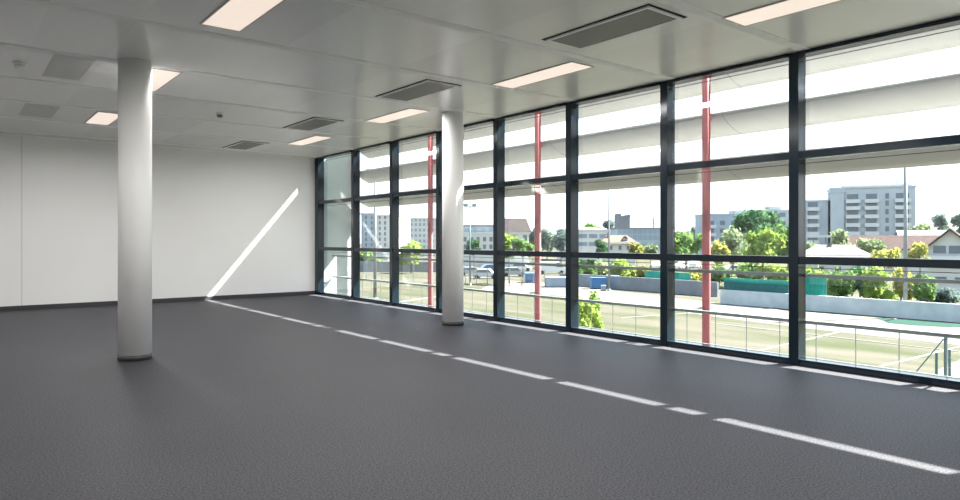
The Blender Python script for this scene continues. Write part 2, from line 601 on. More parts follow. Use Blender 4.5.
L2 = lamp(1.825, 4.68, 5.835, 'largest lit ceiling panel, cut by the top edge of the photo')
dup(L2, (0, 3.0, 0), 'lit ceiling panel touching the right side of the lone column', 'recessed ceiling lights')
dup(L2, (.01, 6.08, 0), 'small lit ceiling panel touching the left side of the lone column', 'recessed ceiling lights')
# the rows run on behind the photographer and over the left of the room
for x, y in ((5.115, -1.25), (5.115, -4.2), (1.83, 1.7), (1.83, -1.3), (-1.45, 1.7), (-1.45, 4.7), (-1.45, 7.7), (-1.45, 10.76), (-1.45, -1.3)):
    if y < -3:
        continue
    dup(L2, (x - 1.83, y - 4.68, 0), 'lit ceiling panel of the rows that run on outside the view', 'recessed ceiling lights')

def grille(x0, x1, y0, y1, label):
    t = thing('air_grille', ((x0 + x1) / 2, (y0 + y1) / 2, ZC), label, 'air vent', 'ceiling air grilles')
    MB().box(x0, x1, y0, y1, ZC - .003, ZC - .0005).build('dark_gap', M['dark'], t)
    g = .025
    m = MB()
    for q in ((x0 + g, x0 + g + .03, y0 + g, y1 - g), (x1 - g - .03, x1 - g, y0 + g, y1 - g), (x0 + g + .03, x1 - g - .03, y0 + g, y0 + g + .03), (x0 + g + .03, x1 - g - .03, y1 - g - .03, y1 - g)):
        m.box(*q, ZC - .016, ZC - .003)
    m.build('grille_frame', M['seam'], t, bevel=.002)
    MB().box(x0 + g + .03, x1 - g - .03, y0 + g + .03, y1 - g - .03, ZC - .012, ZC - .004).build('perforated_panel', M['grille'], t)
    return t
G1 = grille(4.20, 4.70, 3.23, 4.41, 'largest grey air grille in the ceiling, near the top edge of the photo')
dup(G1, (.02, 3.06, 0), 'second grey ceiling air grille, just beyond the long lamp by the windows', 'ceiling air grilles')
dup(G1, (.03, 6.05, 0), 'third grey ceiling air grille, before the lamp nearest the corner', 'ceiling air grilles')
dup(G1, (.03, 9.05, 0), 'small grey ceiling air grille closest to the back wall', 'ceiling air grilles')

def inlet(x0, x1, y0, y1, label):
    o = MB().box(x0, x1, y0, y1, ZC - .001, ZC - .0002).build('perforated_ceiling_panel', M['dullpanel'])
    return tag(o, label, 'ceiling panel', 'perforated ceiling panels')
inlet(.82, 1.22, 10.66, 11.80, 'dull perforated ceiling panel left of the lone column, closest to the back wall')
inlet(.82, 1.18, 7.62, 8.80, 'dull perforated ceiling panel left of the lone column, beside the smoke detector')

def detector(x, y, label, mat, r):
    t = thing('smoke_detector', (x, y, ZC), label, 'smoke detector')
    MB().lathe(x, y, [(r, ZC - .022), (r * 1.06, ZC - .012), (r * 1.06, ZC)], 24).build('mount', M['white'], t, smooth=True)
    MB().lathe(x, y, [(r * .35, ZC - .062), (r * .75, ZC - .052), (r * .8, ZC - .022)], 24).build('sensor_head', mat, t, smooth=True)
detector(.59, 8.30, 'white smoke detector on the ceiling at the far left', M['white'], .06)
detector(3.06, 9.84, 'small dark topped detector on the ceiling between lone column and grilles', M['rail'], .05)

# ------------------------------------------------------------------ outside: red posts, sunshades, railing
RED = [('red steel post hidden off the right edge of the view', 1.75), ('red steel post outside the second large window from the right', 4.75),
       ('red steel post outside, right of the column near the windows', 7.75), ('red steel post outside, left of the column near the windows', 10.75),
       ('red steel post farthest away, at the end of the wing wall', 13.88)]
for lab, y in RED:
    t = thing('steel_post', (7.30, y, GZ), lab, 'post', 'red posts carrying the sunshades')
    MB().cyl((7.30, y, GZ), (7.30, y, 5.2), .05, n=20).build('shaft', M['red'], t, smooth=True)
    for z in (1.97, 2.55, 3.13, 3.66):
        MB().box(7.335, 7.402, y - .012, y + .012, z + .12, z + .20).build('bracket', M['red'], t)

def fin(dz, label, vis=True):
    prof = [(7.400, 2.742), (7.425, 2.712), (7.465, 2.682), (7.53, 2.641), (7.62, 2.600), (7.72, 2.567), (7.85, 2.531)]
    th = .035
    up = [(x + .012, z + th) for x, z in reversed(prof)]
    prof = [(x, z + dz) for x, z in prof]
    poly = prof + [(x, z + dz) for x, z in up]
    t = thing('sunshade_fin', (7.6, 5, 2.6 + dz), label, 'sunshade', 'long curved sunshades')
    def end(a, b, k):
        return (a, -6.0 if k == 0 else 13.92 + (a - 7.40) * .5, b)
    MB().prism(poly, end).build('curved_sheet', M['fin'], t, smooth=True)
    for y in (1.60, 4.60, 7.60, 10.60):
        s = MB()
        for (x0, z0), (x1, z1) in zip(prof[:-1], prof[1:]):
            s.add([(x0, y - .006, z0 - .002), (x1, y - .006, z1 - .002), (x1, y + .006, z1 - .002), (x0, y + .006, z0 - .002),
                   (x0, y - .006, z0 + .004), (x1, y - .006, z1 + .004), (x1, y + .006, z1 + .004), (x0, y + .006, z0 + .004)],
                  [(0, 1, 2, 3), (4, 5, 6, 7), (0, 1, 5, 4), (1, 2, 6, 5), (2, 3, 7, 6), (3, 0, 4, 7)])
        s.build('joint', M['finseam'], t)
    return t
fin(-.571, 'lowest pale sunshade, seen just under the upper window bar')
fin(0, 'middle pale sunshade crossing the upper panes halfway up')
fin(.588, 'upper pale sunshade seen at the very top of the windows')
fin(1.11, 'topmost pale sunshade hidden above the window head')

rl = thing('guard_railing', (6.83, 5, 0), 'grey guard railing running outside along the whole window front', 'railing')
def bar(name, z, h, d=.04):
    MB().box(6.83 - d / 2, 6.83 + d / 2, YN, 13.95, z - h / 2, z + h / 2).build(name, M['rail'], rl, bevel=.004)
bar('upper_rail', .845, .035)
bar('lower_rail', .375, .035)
bar('foot_rail', .005, .03, .02)
y = 13.7
while y > -2:
    MB().cyl((6.83, y, .02), (6.83, y, .36), .0045, n=6).build('baluster', M['rail'], rl)
    y -= .375
for y in [1.75 + 3 * k + .02 for k in range(-1, 5)]:
    MB().box(6.83, 7.25, y - .01, y + .01, .835, .855).build('bracket', M['rail'], rl)
    MB().box(6.83, 7.25, y - .01, y + .01, .365, .385).build('bracket', M['rail'], rl)

# ------------------------------------------------------------------ outside: ground
g = MB().box(6.6, 700, -300, 900, GZ - .5, GZ)
structure(g.build('ground', M['field'], at=(0, 0, GZ)))
def slab(name, pts, mat, h):
    return structure(MB().ground(pts, GZ - .2, GZ + h).build(name, mat, at=(0, 0, GZ)))
slab('ground_path', [gp(1120, 337), gp(1000, 327.5), gp(800, 311.5), gp(722, 303.5), gp(640, 294), gp(560, 284), gp(500, 280), gp(480, 290), gp(560, 296), gp(640, 306), gp(722, 318), gp(800, 328), gp(1000, 350), gp(1120, 368)][::-1], M['path'], .015)
slab('ground_paving', [gp(905, 398), gp(945, 366), gp(1000, 345), gp(1150, 350), gp(1250, 470), gp(905, 470)], M['path'], .02)
slab('ground_shade', [gp(876, 318.2), gp(905, 320), gp(985, 326.8), gp(950, 327.5), gp(912, 325.5), gp(888, 323.2)][::-1], M['shadepatch'], .03)  # cast shadow at the foot of the boundary wall, painted as a dark green slab
def mark(a, b, w=.12):
    a, b = Vector(a), Vector(b)
    n = (b - a).normalized()
    n = Vector((-n.y, n.x)) * w / 2
    return [tuple(a + n), tuple(a - n), tuple(b - n), tuple(b + n)]
i = 1
for a, b, w in ((gp(880, 367), gp(975, 343), .16), (gp(700, 322), gp(960, 352), .12), (gp(440, 296), gp(400, 302), .4), (gp(440, 280), gp(500, 276), .3), (gp(620, 318), gp(820, 305), .2), (gp(720, 360), gp(900, 318), .15)):
    structure(MB().ground(mark(a, b, w), GZ, GZ + .03).build('ground_line', M['line'], at=(0, 0, GZ)))

# ------------------------------------------------------------------ outside: walls, fences, containers
def wall_run(p, q, h, mat, name, label, cat, th=.25, cap=None, z=GZ):
    p, q = Vector(p), Vector(q)
    d = (q - p).normalized()
    n = Vector((-d.y, d.x)) * th / 2
    pts = [tuple(p + n), tuple(p - n), tuple(q - n), tuple(q + n)]
    o = MB().ground(pts[::-1], z, z + h).build(name, mat)
    return tag(o, label, cat)
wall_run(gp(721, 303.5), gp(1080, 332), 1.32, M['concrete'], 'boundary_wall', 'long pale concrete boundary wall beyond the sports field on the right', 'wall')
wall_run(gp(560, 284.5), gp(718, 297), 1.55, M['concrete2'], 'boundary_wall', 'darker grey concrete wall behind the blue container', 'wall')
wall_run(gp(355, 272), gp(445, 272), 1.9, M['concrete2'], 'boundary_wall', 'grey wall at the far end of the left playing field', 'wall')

def frame_at(px, d, twist=0.0, z=GZ):
    """Local frame on the ground: x to the right, y away from the windows, z up."""
    ox, oy = at(px, d)
    a = math.atan2(RY, RX) + twist
    c, s_ = math.cos(a), math.sin(a)
    f = lambda x, y, zz: (ox + x * c - y * s_, oy + x * s_ + y * c, z + zz)
    f.o = (ox, oy, z)
    return f

def container(px, d, w, dep, h, mat, name, label, cat, twist=0.0, lid=None):
    f = frame_at(px, d, twist)
    t = thing(name, f.o, label, cat)
    m = MB().box(-w / 2, w / 2, 0, dep, .1, h, f)
    m.build('body', mat, t)
    r = MB()
    n = max(3, int(w / .35))
    for k in range(n):
        x = -w / 2 + (k + .3) * w / n
        r.box(x, x + w / n * .4, -.05, 0, .2, h - .15, f)
    r.build('corrugated_side', mat, t)
    MB().box(-w / 2 - .03, w / 2 + .03, -.06, dep + .03, h, h + .1, f).build('top_frame', lid or mat, t)
    MB().box(-w / 2, w / 2, -.02, dep, 0, .1, f).build('skid', M['dark'], t)
    return t
container(599, gd(289.2), 1.75, 1.2, 1.3, M['blue'], 'storage_container', 'bright blue container in front of the grey wall', 'container')
container(616.5, gd(288.5), .95, 1.6, 1.45, M['navy'], 'storage_container', 'narrow dark blue box right of the bright blue container', 'container')
container(531, gd(283), 1.5, 2.2, 1.25, M['blue'], 'storage_container', 'blue container left of the red post beside the car park', 'container')
container(560, gd(287.5), 3.4, 2, 1.15, M['bluegrey'], 'storage_container', 'grey blue container right of the red post', 'container')
container(604, gd(291), .5, .6, .55, M['cargrey'], 'litter_bin', 'small grey bin at the foot of the tall floodlight', 'bin')

def screen(p, q, z0, h, label, mat, rim):
    """Green windscreen cloth stretched between fence posts."""
    p, q = Vector(p), Vector(q)
    ln = (q - p).length
    d = (q - p).normalized()
    nrm = Vector((-d.y, d.x))
    t = thing('windscreen_fence', (*p, GZ), label, 'fence', 'green screened fences')
    def f(x, y, z):
        v = p + d * x + nrm * y
        return (v.x, v.y, GZ + z)
    m = MB()
    n = 24
    vs, fs = [], []
    for k in range(n + 1):
        y_ = .04 * math.sin(k * 1.7)
        for zz in (z0, z0 + h):
            for th in (-.01, .01):
                vs.append(f(ln * k / n, y_ + th, zz))
    for k in range(n):
        a = 4 * k
        fs += [(a, a + 4, a + 6, a + 2), (a + 1, a + 3, a + 7, a + 5), (a + 2, a + 6, a + 7, a + 3), (a, a + 1, a + 5, a + 4)]
    fs += [(0, 2, 3, 1), (4 * n, 4 * n + 1, 4 * n + 3, 4 * n + 2)]
    m.add(vs, fs).build('cloth', mat, t)
    MB().box(0, ln, -.05, .05, z0 + h, z0 + h + .35, f).build('top_band', rim, t)
    k = 0.0
    while k <= ln + .01:
        MB().cyl(f(k, .08, 0), f(k, .08, z0 + h + .35), .04, n=8).build('post', M['pole'], t)
        k += ln / 4
    return t
screen(gp(724, 303), gp(788, 308.5), 1.05, 1.0, 'dark green screened fence behind the pale boundary wall', M['tealdark'], M['teal'])
screen(gp(803, 309), gp(826, 311), 1.2, 1.5, 'bright green screen right of the widest window post', M['teal'], M['teal'])
screen(gp(645, 289.5), gp(690, 293.2), 1.3, .6, 'small green screen on the darker grey wall', M['teal'], M['teal'])

def net_fence(p, q, h, n, label, dx=1.2):
    p, q = Vector(p), Vector(q)
    ln = (q - p).length
    d = (q - p).normalized()
    f = lambda x, z: (p.x + d.x * x, p.y + d.y * x, GZ + z)
    t = thing('net_fence', f(0, 0), label, 'fence')
    for k in range(n + 1):
        MB().cyl(f(ln * k / n, 0), f(ln * k / n, h), .05, n=8).build('post', M['pole'], t)
    m = MB()
    x = 0
    while x < ln:
        m.cyl(f(x, .1), f(x, h), .012, n=4)
        x += dx
    z = .1
    while z <= h:
        m.cyl(f(0, z), f(ln, z), .014, n=4)
        z += h / 6
    m.build('wire_net', M['pole'], t)
    return t
net_fence(gp(352, 280), gp(446, 283), 4.0, 6, 'tall wire fence across the left playing field')
net_fence(gp(455, 284), gp(545, 287), 2.2, 8, 'low wire fence in front of the car park')

# ball fence corner close to the building
f = frame_at(945, 21.0)
t = thing('corner_fence', f.o, 'green steel fence corner with slanted brace by the near path', 'fence')
MB().cyl(f(0, 0, 0), f(0, 0, 3.02), .035, n=10).build('post', M['darkpole'], t)
MB().cyl(f(-.13, .2, 0), f(-.13, .2, 2.45), .04, n=10).build('post', M['darkpole'], t)
MB().cyl(f(.28, .2, 0), f(.28, .2, 2.55), .04, n=10).build('post', M['darkpole'], t)
MB().cyl(f(-.05, 0, 2.9), f(-1.35, 0, 1.35), .02, n=8).build('brace', M['darkpole'], t)
MB().cyl(f(-1.35, 0, 0), f(-1.35, 0, 1.4), .025, n=8).build('post', M['darkpole'], t)
m = MB()
for k in range(9):
    m.cyl(f(0, 0, .2 + .3 * k), f(5, 2.0, .2 + .3 * k), .008, n=4)
m.build('wire', M['darkpole'], t)

# ------------------------------------------------------------------ outside: floodlight poles
def pole(px, d, ytop, r, label, mat, double=False):
    ox, oy = at(px, d)
    t = thing('floodlight_pole', (ox, oy, GZ), label, 'light pole', 'floodlight poles round the field')
    zt = hz(ytop, d)
    MB().cyl((ox, oy, GZ), (ox, oy, zt), r, r * .7, 12).build('shaft', mat, t, smooth=True)
    MB().cyl((ox, oy, GZ), (ox, oy, GZ + .3), r * 1.7, n=12).build('foot', M['concrete'], t)
    f = lambda x, y, z: (ox + RX * x + FX * y, oy + RY * x + FY * y, zt + z)
    MB().cyl(f(-.75, 0, -.1), f(.75, 0, -.1), .05, n=8).build('crossarm', mat, t)
    for s_ in (-1, 1):
        h = MB().box(s_ * .55 - .28, s_ * .55 + .28, -.2, .2, -.02, .28, f).build('floodlight', M['darkpole'], t)
        MB().box(s_ * .55 - .24, s_ * .55 + .24, -.22, -.2, .02, .24, f).build('lens', M['pole'], h)
    return t
pole(609, 78, 181, .12, 'slim tall floodlight pole standing beside the blue container', M['pole'])
pole(905.5, 52, 158, .16, 'tall pale floodlight pole before the large apartment block', M['pole'])
pole(375, 66, 172, .17, 'tall pale floodlight pole seen through the second window from the wall', M['pole'])
pole(470, 88, 206, .10, 'dark double headed floodlight right of the column near the windows', M['darkpole'])

# ------------------------------------------------------------------ outside: buildings
def block(f, t, w, h, dep, wallmat, cols, rows, wh, panemat, balc=(), x0=0.0, z0=0.0, y0=0.0, cap=None, wallname='wall'):
    """A rectangular wing: wall, each window a part with its pane, balconies, roof cap. cols: (x, width)."""
    MB().box(x0 - w / 2, x0 + w / 2, y0, y0 + dep, z0, z0 + h, f).build(wallname, wallmat, t)
    MB().box(x0 - w / 2 - .25, x0 + w / 2 + .25, y0 - .25, y0 + dep + .25, z0 + h, z0 + h + .45, f).build('roof_edge', cap or wallmat, t)
    for ci, (cx, cw) in enumerate(cols):
        for z in rows:
            o = MB()
            a, b = x0 + cx - cw / 2, x0 + cx + cw / 2
            for q in ((a - .1, a, z, z + wh), (b, b + .1, z, z + wh), (a - .1, b + .1, z - .12, z), (a - .1, b + .1, z + wh, z + wh + .1)):
                o.box(q[0], q[1], y0 - .12, y0 - .005, q[2], q[3], f)
            fr = o.build('window', wallmat, t)
            MB().box(a, b, y0 - .05, y0 - .01, z, z + wh, f).build('pane', panemat, fr)
            if ci in balc:
                MB().box(a - .5, b + .5, y0 - 1.5, y0 - .13, z - 1.25, z - .05, f).build('balcony', M['balcony'], t)

def gable(f, t, w, h0, h1, dep, mat, ov=.4, along='y', th=.25, y0=0.0, x0=0.0, z0=0.0):
    """Pitched roof over a w x dep plan. along: ridge direction."""
    if along == 'y':
        for s_ in (-1, 1):
            a = [(s_ * (w / 2 + ov), h0 - ov * (h1 - h0) / (w / 2)), (0, h1), (0, h1 + th), (s_ * (w / 2 + ov), h0 - ov * (h1 - h0) / (w / 2) + th)]
            MB().prism(a, lambda p, q, k: (x0 + p, y0 + (-ov if k == 0 else dep + ov), z0 + q), f).build('roof_slope', mat, t)
    else:
        for s_ in (0, 1):
            ye = -ov if s_ == 0 else dep + ov
            ze = h0 - ov * (h1 - h0) / (dep / 2)
            a = [(ye, ze), (dep / 2, h1), (dep / 2, h1 + th), (ye, ze + th)]
            MB().prism(a, lambda p, q, k: (x0 + (-w / 2 - ov if k == 0 else w / 2 + ov), y0 + p, z0 + q), f).build('roof_slope', mat, t)

def hip(f, t, w, h0, h1, dep, mat, ridge, ov=.4, name='roof'):
    w2, d0, d1 = w / 2 + ov, -ov, dep + ov
    r = ridge / 2
    vs = [(-w2, d0, h0), (w2, d0, h0), (w2, d1, h0), (-w2, d1, h0), (-r, dep / 2, h1), (r, dep / 2, h1)]
    MB().add([f(*p) for p in vs], [(0, 1, 5, 4), (1, 2, 5), (2, 3, 4, 5), (3, 0, 4), (3, 2, 1, 0)]).build(name, mat, t)

# the large stepped apartment block on the right
D = 220.0
k = D / 674
f = frame_at(872, D, math.radians(-24))
t = thing('apartment_block', f.o, 'large grey apartment block with white balconies rising on the right', 'building')
rowz = [hz(yy, D) - GZ for yy in (240, 231.5, 223, 214.5, 206, 199)]
block(f, t, 74 * k, hz(188, D) - GZ, 16, M['greyfac'], [(-17 * k, 10 * k), (-.5 * k, 9.5 * k), (13 * k, 3 * k), (26 * k, 11 * k)], rowz, 1.7, M['pane'], balc=(0, 1, 3))
block(f, t, 12 * k, hz(192, D) - GZ, 12, M['greyfac'], [], [], 1.7, M['pane'], x0=-31 * k, y0=-1.2, wallname='stair_tower')
block(f, t, 60 * k, hz(184.5, D) - GZ, 12, M['whitefac'], [], [], 1, M['pane'], x0=6 * k, y0=4, wallname='roof_storey')
block(f, t, 30 * k, hz(200, D) - GZ, 14, M['greyfac'], [(1 * k, 9 * k), (-10 * k, 5 * k)], rowz[:5], 1.7, M['pane'], balc=(0,), x0=-54 * k, y0=1, wallname='low_wing')
MB().cyl(f(24 * k, 6, hz(184, D) - GZ), f(24 * k, 6, hz(179, D) - GZ), .5, n=10).build('chimney', M['greyfac'], t)

D = 265.0
k = D / 674
f = frame_at(754, D, math.radians(-2))
t = thing('apartment_block', f.o, 'long lower grey apartment block half hidden behind the big green trees', 'building')
rowz = [hz(yy, D) - GZ for yy in (241, 233, 225, 217)]
block(f, t, 50 * k, hz(211, D) - GZ, 14, M['greyfac'], [(x * k, 6 * k) for x in (-19, -7, 6, 18)], rowz, 1.7, M['pane'], balc=(1, 3), x0=22 * k)
block(f, t, 46 * k, hz(215, D) - GZ, 14, M['bluegrey'], [(x * k, 5 * k) for x in (-17, -6, 5, 16)], rowz[:3], 1.7, M['pane'], balc=(0, 2), x0=-26 * k, y0=-1)
block(f, t, 9 * k, hz(207, D) - GZ, 8, M['greyfac'], [], [], 1, M['pane'], x0=26 * k, y0=3, wallname='stair_tower')
block(f, t, 8 * k, hz(211, D) - GZ, 8, M['greyfac'], [], [], 1, M['pane'], x0=-12 * k, y0=3, wallname='stair_tower')

# left: tall blue grey tower block and long block with a grid of windows
D = 200.0
k = D / 674
f = frame_at(378, D, math.radians(-10))
t = thing('apartment_block', f.o, 'tall blue grey and white block seen through the second window from the wall', 'building')
rowz = [hz(yy, D) - GZ for yy in (246.5, 241, 235.5, 230, 224.5, 219)]
block(f, t, 15 * k, hz(214.5, D) - GZ, 14, M['bluegrey'], [(-2.5 * k, 2.5 * k), (3.5 * k, 2.2 * k)], rowz, 1.0, M['pane'], x0=-10 * k)
block(f, t, 22 * k, hz(216, D) - GZ, 14, M['whitefac'], [(-7 * k, 2.2 * k), (-1.5 * k, 2.2 * k), (5 * k, 2.4 * k)], rowz, 1.0, M['pane'], x0=8.5 * k, y0=.4)
D = 240.0
k = D / 674
f = frame_at(420, D, math.radians(4))
t = thing('apartment_block', f.o, 'long grey block with a dense window grid left of the column', 'building')
rowz = [hz(yy, D) - GZ for yy in (248, 242.5, 237, 231.5, 226, 221.5)]
block(f, t, 48 * k, hz(219, D) - GZ, 14, M['whitefac'], [((-21 + 4.2 * n) * k, 2.3 * k) for n in range(11)], rowz, 1.05, M['palepane'])

# centre: white flat roofed houses, brown roofed house, glass fronted halls
D = 150.0
k = D / 674
f = frame_at(480, D)
t = thing('flat_house', f.o, 'white flat roofed house with a blue grey upper storey, right of the column', 'building')
block(f, t, 42 * k, hz(234, D) - GZ, 12, M['whitefac'], [((-15 + 6.5 * n) * k, 3.2 * k) for n in range(6)], [hz(249, D) - GZ, hz(241.5, D) - GZ], 1.0, M['pane'])
block(f, t, 40 * k, hz(226, D) - hz(234, D) - .6, 9, M['bluegrey'], [((-13 + 8 * n) * k, 4 * k) for n in range(4)], [hz(232, D) - GZ], .8, M['palepane'], z0=hz(234, D) - GZ + .45, y0=1.5, wallname='upper_storey', cap=M['slate'])
D = 130.0
k = D / 674
f = frame_at(513, D, math.radians(-3))
t = thing('brown_roofed_house', f.o, 'white house under a broad brown tiled roof', 'building')
block(f, t, 32 * k, hz(234, D) - GZ, 10, M['whitefac'], [(-6 * k, 4 * k), (2 * k, 4 * k), (12 * k, 4 * k)], [hz(241, D) - GZ, hz(251, D) - GZ], 1.2, M['pane'])
hip(f, t, 32 * k, hz(233.5, D) - GZ + .3, hz(217.5, D) - GZ, 10, M['dullbrown'], 27 * k, ov=.5)
D = 190.0
k = D / 674
f = frame_at(588, D, math.radians(5))
t = thing('glass_fronted_hall', f.o, 'low white hall with pale window bands left of the tan roofed house', 'building')
block(f, t, 44 * k, hz(231, D) - GZ, 14, M['whitefac'], [((-16 + 10.6 * n) * k, 8.5 * k) for n in range(4)], [hz(246, D) - GZ, hz(238, D) - GZ], 1.1, M['palepane'])
hip(f, t, 40 * k, hz(230.5, D) - GZ + .3, hz(227, D) - GZ, 14, M['slate'], 26 * k)
D = 210.0
k = D / 674
f = frame_at(645, D, math.radians(-3))
t = thing('glass_fronted_hall', f.o, 'long blue glass office hall behind the tan roofed house', 'building')
block(f, t, 58 * k, hz(229, D) - GZ, 14, M['bluegrey'], [((-25 + 5 * n) * k, 4 * k) for n in range(11)], [hz(248, D) - GZ, hz(240, D) - GZ, hz(234, D) - GZ], 1.5, M['palepane'], cap=M['slate'])
t = thing('concrete_tower', at(624.5, 260) + (GZ,), 'dark grey tower rising over the office hall', 'tower')
f = frame_at(624.5, 260)
k = 260 / 674
MB().box(-5.5 * k, 5.5 * k, 0, 9, 0, hz(217, 260) - GZ, f).build('shaft', M['concrete2'], t)
MB().box(-6 * k, -3.5 * k, -.3, 8, hz(217, 260) - GZ, hz(213.5, 260) - GZ, f).build('turret', M['concrete2'], t)
MB().box(3.8 * k, 5.8 * k, -.3, 8, hz(217, 260) - GZ, hz(214.5, 260) - GZ, f).build('turret', M['concrete2'], t)
MB().box(-2 * k, 2 * k, -.3, 8, hz(217, 260) - GZ, hz(215.5, 260) - GZ, f).build('turret', M['concrete2'], t)
t = thing('antenna_mast', at(653.5, 230) + (GZ,), 'thin antenna mast standing above the office hall', 'mast')
f = frame_at(653.5, 230)
MB().cyl(f(0, 0, 0), f(0, 0, hz(217, 230) - GZ), .28, .15, 8).build('shaft', M['darkpole'], t)
MB().cyl(f(-1.3, 0, hz(220, 230) - GZ), f(1.3, 0, hz(220, 230) - GZ), .15, n=6).build('crossarm', M['darkpole'], t)
MB().cyl(f(-.9, 0, hz(223, 230) - GZ), f(.9, 0, hz(223, 230) - GZ), .15, n=6).build('crossarm', M['darkpole'], t)
D = 120.0
k = D / 674
f = frame_at(619, D, math.radians(-6))
t = thing('tan_roofed_house', f.o, 'small house with a tan hipped roof beside the floodlight pole', 'building')
block(f, t, 32 * k, hz(244.5, D) - GZ, 8, M['whitefac'], [(-8 * k, 3 * k), (1 * k, 3 * k), (9 * k, 3 * k)], [hz(250, D) - GZ], .8, M['pane'])
hip(f, t, 32 * k, hz(244, D) - GZ + .1, hz(235, D) - GZ, 8, M['tan'], 20 * k, ov=.7)
MB().box(-10 * k, -8 * k, 2.5, 3.3, hz(240, D) - GZ, hz(232.5, D) - GZ, f).build('chimney', M['tan'], t)
dm = MB().box(4.5 * k, 9 * k, .9, 2.6, hz(243, D) - GZ, hz(238.6, D) - GZ, f).build('dormer', M['whitefac'], t)
MB().box(5 * k, 8.5 * k, .84, .9, hz(242, D) - GZ, hz(239.5, D) - GZ, f).build('pane', M['pane'], dm)
MB().prism([(4 * k, hz(238.6, D) - GZ), (9.5 * k, hz(238.6, D) - GZ), (6.75 * k, hz(236, D) - GZ)], lambda a, b, kk: (a, .6 if kk == 0 else 3.2, b), f).build('dormer_roof', M['dullbrown'], dm)

# right: low houses and sheds in front of the large block
D = 95.0
k = D / 674
f = frame_at(838, D, math.radians(-20))
t = thing('pale_roofed_house', f.o, 'house with a broad pale sunlit roof below the large block', 'building')
block(f, t, 58 * k, hz(258, D) - GZ, 8, M['whitefac'], [(-15 * k, 5 * k), (0, 5 * k), (15 * k, 5 * k)], [1.0], 1.2, M['pane'])
hip(f, t, 58 * k, hz(257.5, D) - GZ + .1, hz(245, D) - GZ, 8, M['pink'], 32 * k, ov=.7)
MB().box(-5 * k, -2.5 * k, 3.2, 4.2, hz(247, D) - GZ, hz(243, D) - GZ, f).build('chimney', M['tan'], t)
D = 135.0
k = D / 674
f = frame_at(818, D, math.radians(-24))
t = thing('carport', f.o, 'thin white flat canopy roof at the foot of the large block', 'shelter')
MB().box(-20 * k, 17 * k, 0, 7, hz(237.5, D) - GZ, hz(235, D) - GZ, f).build('roof_slab', M['whitefac'], t)
for x in (-16, -4, 7, 15):
    MB().cyl(f(x * k, .6, 0), f(x * k, .6, hz(237.5, D) - GZ), .12, n=8).build('post', M['pole'], t)
D = 120.0
k = D / 674
f = frame_at(905, D, math.radians(-24))
t = thing('brown_roofed_hall', f.o, 'long low hall with a red brown roof behind the white gabled house', 'building')
block(f, t, 94 * k, hz(251, D) - GZ, 12, M['whitefac'], [((-35 + 14 * n) * k, 6 * k) for n in range(6)], [hz(257, D) - GZ], .8, M['pane'])
gable(f, t, 94 * k, hz(251, D) - GZ + .3, hz(236.5, D) - GZ, 12, M['brown'], along='x')
D = 140.0
k = D / 674
f = frame_at(925, D, math.radians(-28))
t = thing('grey_roofed_hall', f.o, 'hall with a pale grey roof just above the red brown roof', 'building')
block(f, t, 42 * k, hz(238, D) - GZ, 12, M['whitefac'], [], [], 1, M['pane'])
gable(f, t, 42 * k, hz(237.5, D) - GZ, hz(231, D) - GZ, 12, M['slate'], along='x')

D = 72.0
k = D / 674
f = frame_at(950, D, math.radians(-37))
t = thing('gabled_house', f.o, 'white gabled house with timber eaves at the right edge', 'building')
hw = 40 * k
he, hr = hz(249, D) - GZ, hz(230.5, D) - GZ
MB().prism([(-hw / 2, 0), (hw / 2, 0), (hw / 2, he), (0, hr), (-hw / 2, he)], lambda a, b, kk: (a, 0 if kk == 0 else 9, b), f).build('wall', M['whitefac'], t)
gable(f, t, hw, he + .02, hr + .02, 9, M['brown'], ov=.7, along='y', th=.22)
for x, z, w_, h_ in ((-14, 4.5, 1.15, .85), (-1, 4.5, 1.7, .85), (-13, 1.3, 1.1, .7), (4, 1.3, 1.2, .7)):
    o = MB()
    a, b = x * k, x * k + w_
    for q in ((a - .1, a, z, z + h_), (b, b + .1, z, z + h_), (a - .1, b + .1, z - .1, z), (a - .1, b + .1, z + h_, z + h_ + .1)):
        o.box(q[0], q[1], -.1, -.005, q[2], q[3], f)
    fr = o.build('window', M['balcony'], t)
    MB().box(a, b, -.06, -.01, z, z + h_, f).build('pane', M['pane'], fr)
MB().box(-hw / 2, hw / 2, -.9, -.12, 3.3, 4.3, f).build('balcony', M['balcony'], t)

# ------------------------------------------------------------------ outside: parked cars
def car(px, d, mat, label, twist, van=False):
    f = frame_at(px, d, twist)
    t = thing('van' if van else 'parked_car', f.o, label, 'van' if van else 'car', None if van else 'cars parked beyond the field')
    L_, H = (5.0, 2.1) if van else (4.2, 1.45)
    if van:
        low = [(-L_ / 2, .3), (L_ / 2, .3), (L_ / 2, .95), (L_ / 2 - .5, 1.15), (L_ / 2 - 1.1, H), (-L_ / 2, H)]
        cab = [(L_ / 2 - 1.7, 1.2), (L_ / 2 - .62, 1.2), (L_ / 2 - 1.12, H - .15), (L_ / 2 - 1.7, H - .15)]
    else:
        low = [(-L_ / 2, .3), (L_ / 2, .3), (L_ / 2, .7), (L_ / 2 - .9, .88), (L_ / 2 - 1.5, H), (-L_ / 2 + .8, H), (-L_ / 2 + .15, .92), (-L_ / 2, .8)]
        cab = [(-L_ / 2 + .45, .95), (L_ / 2 - 1.05, .95), (L_ / 2 - 1.55, H - .1), (-L_ / 2 + .9, H - .1)]
    MB().prism(low, lambda a, b, kk: (a, -.85 if kk == 0 else .85, b), f).build('body', mat, t)
    MB().prism(cab, lambda a, b, kk: (a, -.87 if kk == 0 else .87, b), f).build('side_window', M['pane'], t)
    for x in (-L_ / 2 + .8, L_ / 2 - .8):
        for y in (-.8, .8):
            MB().cyl(f(x, y - .1, .32), f(x, y + .1, .32), .32, n=14).build('wheel', M['tyre'], t)
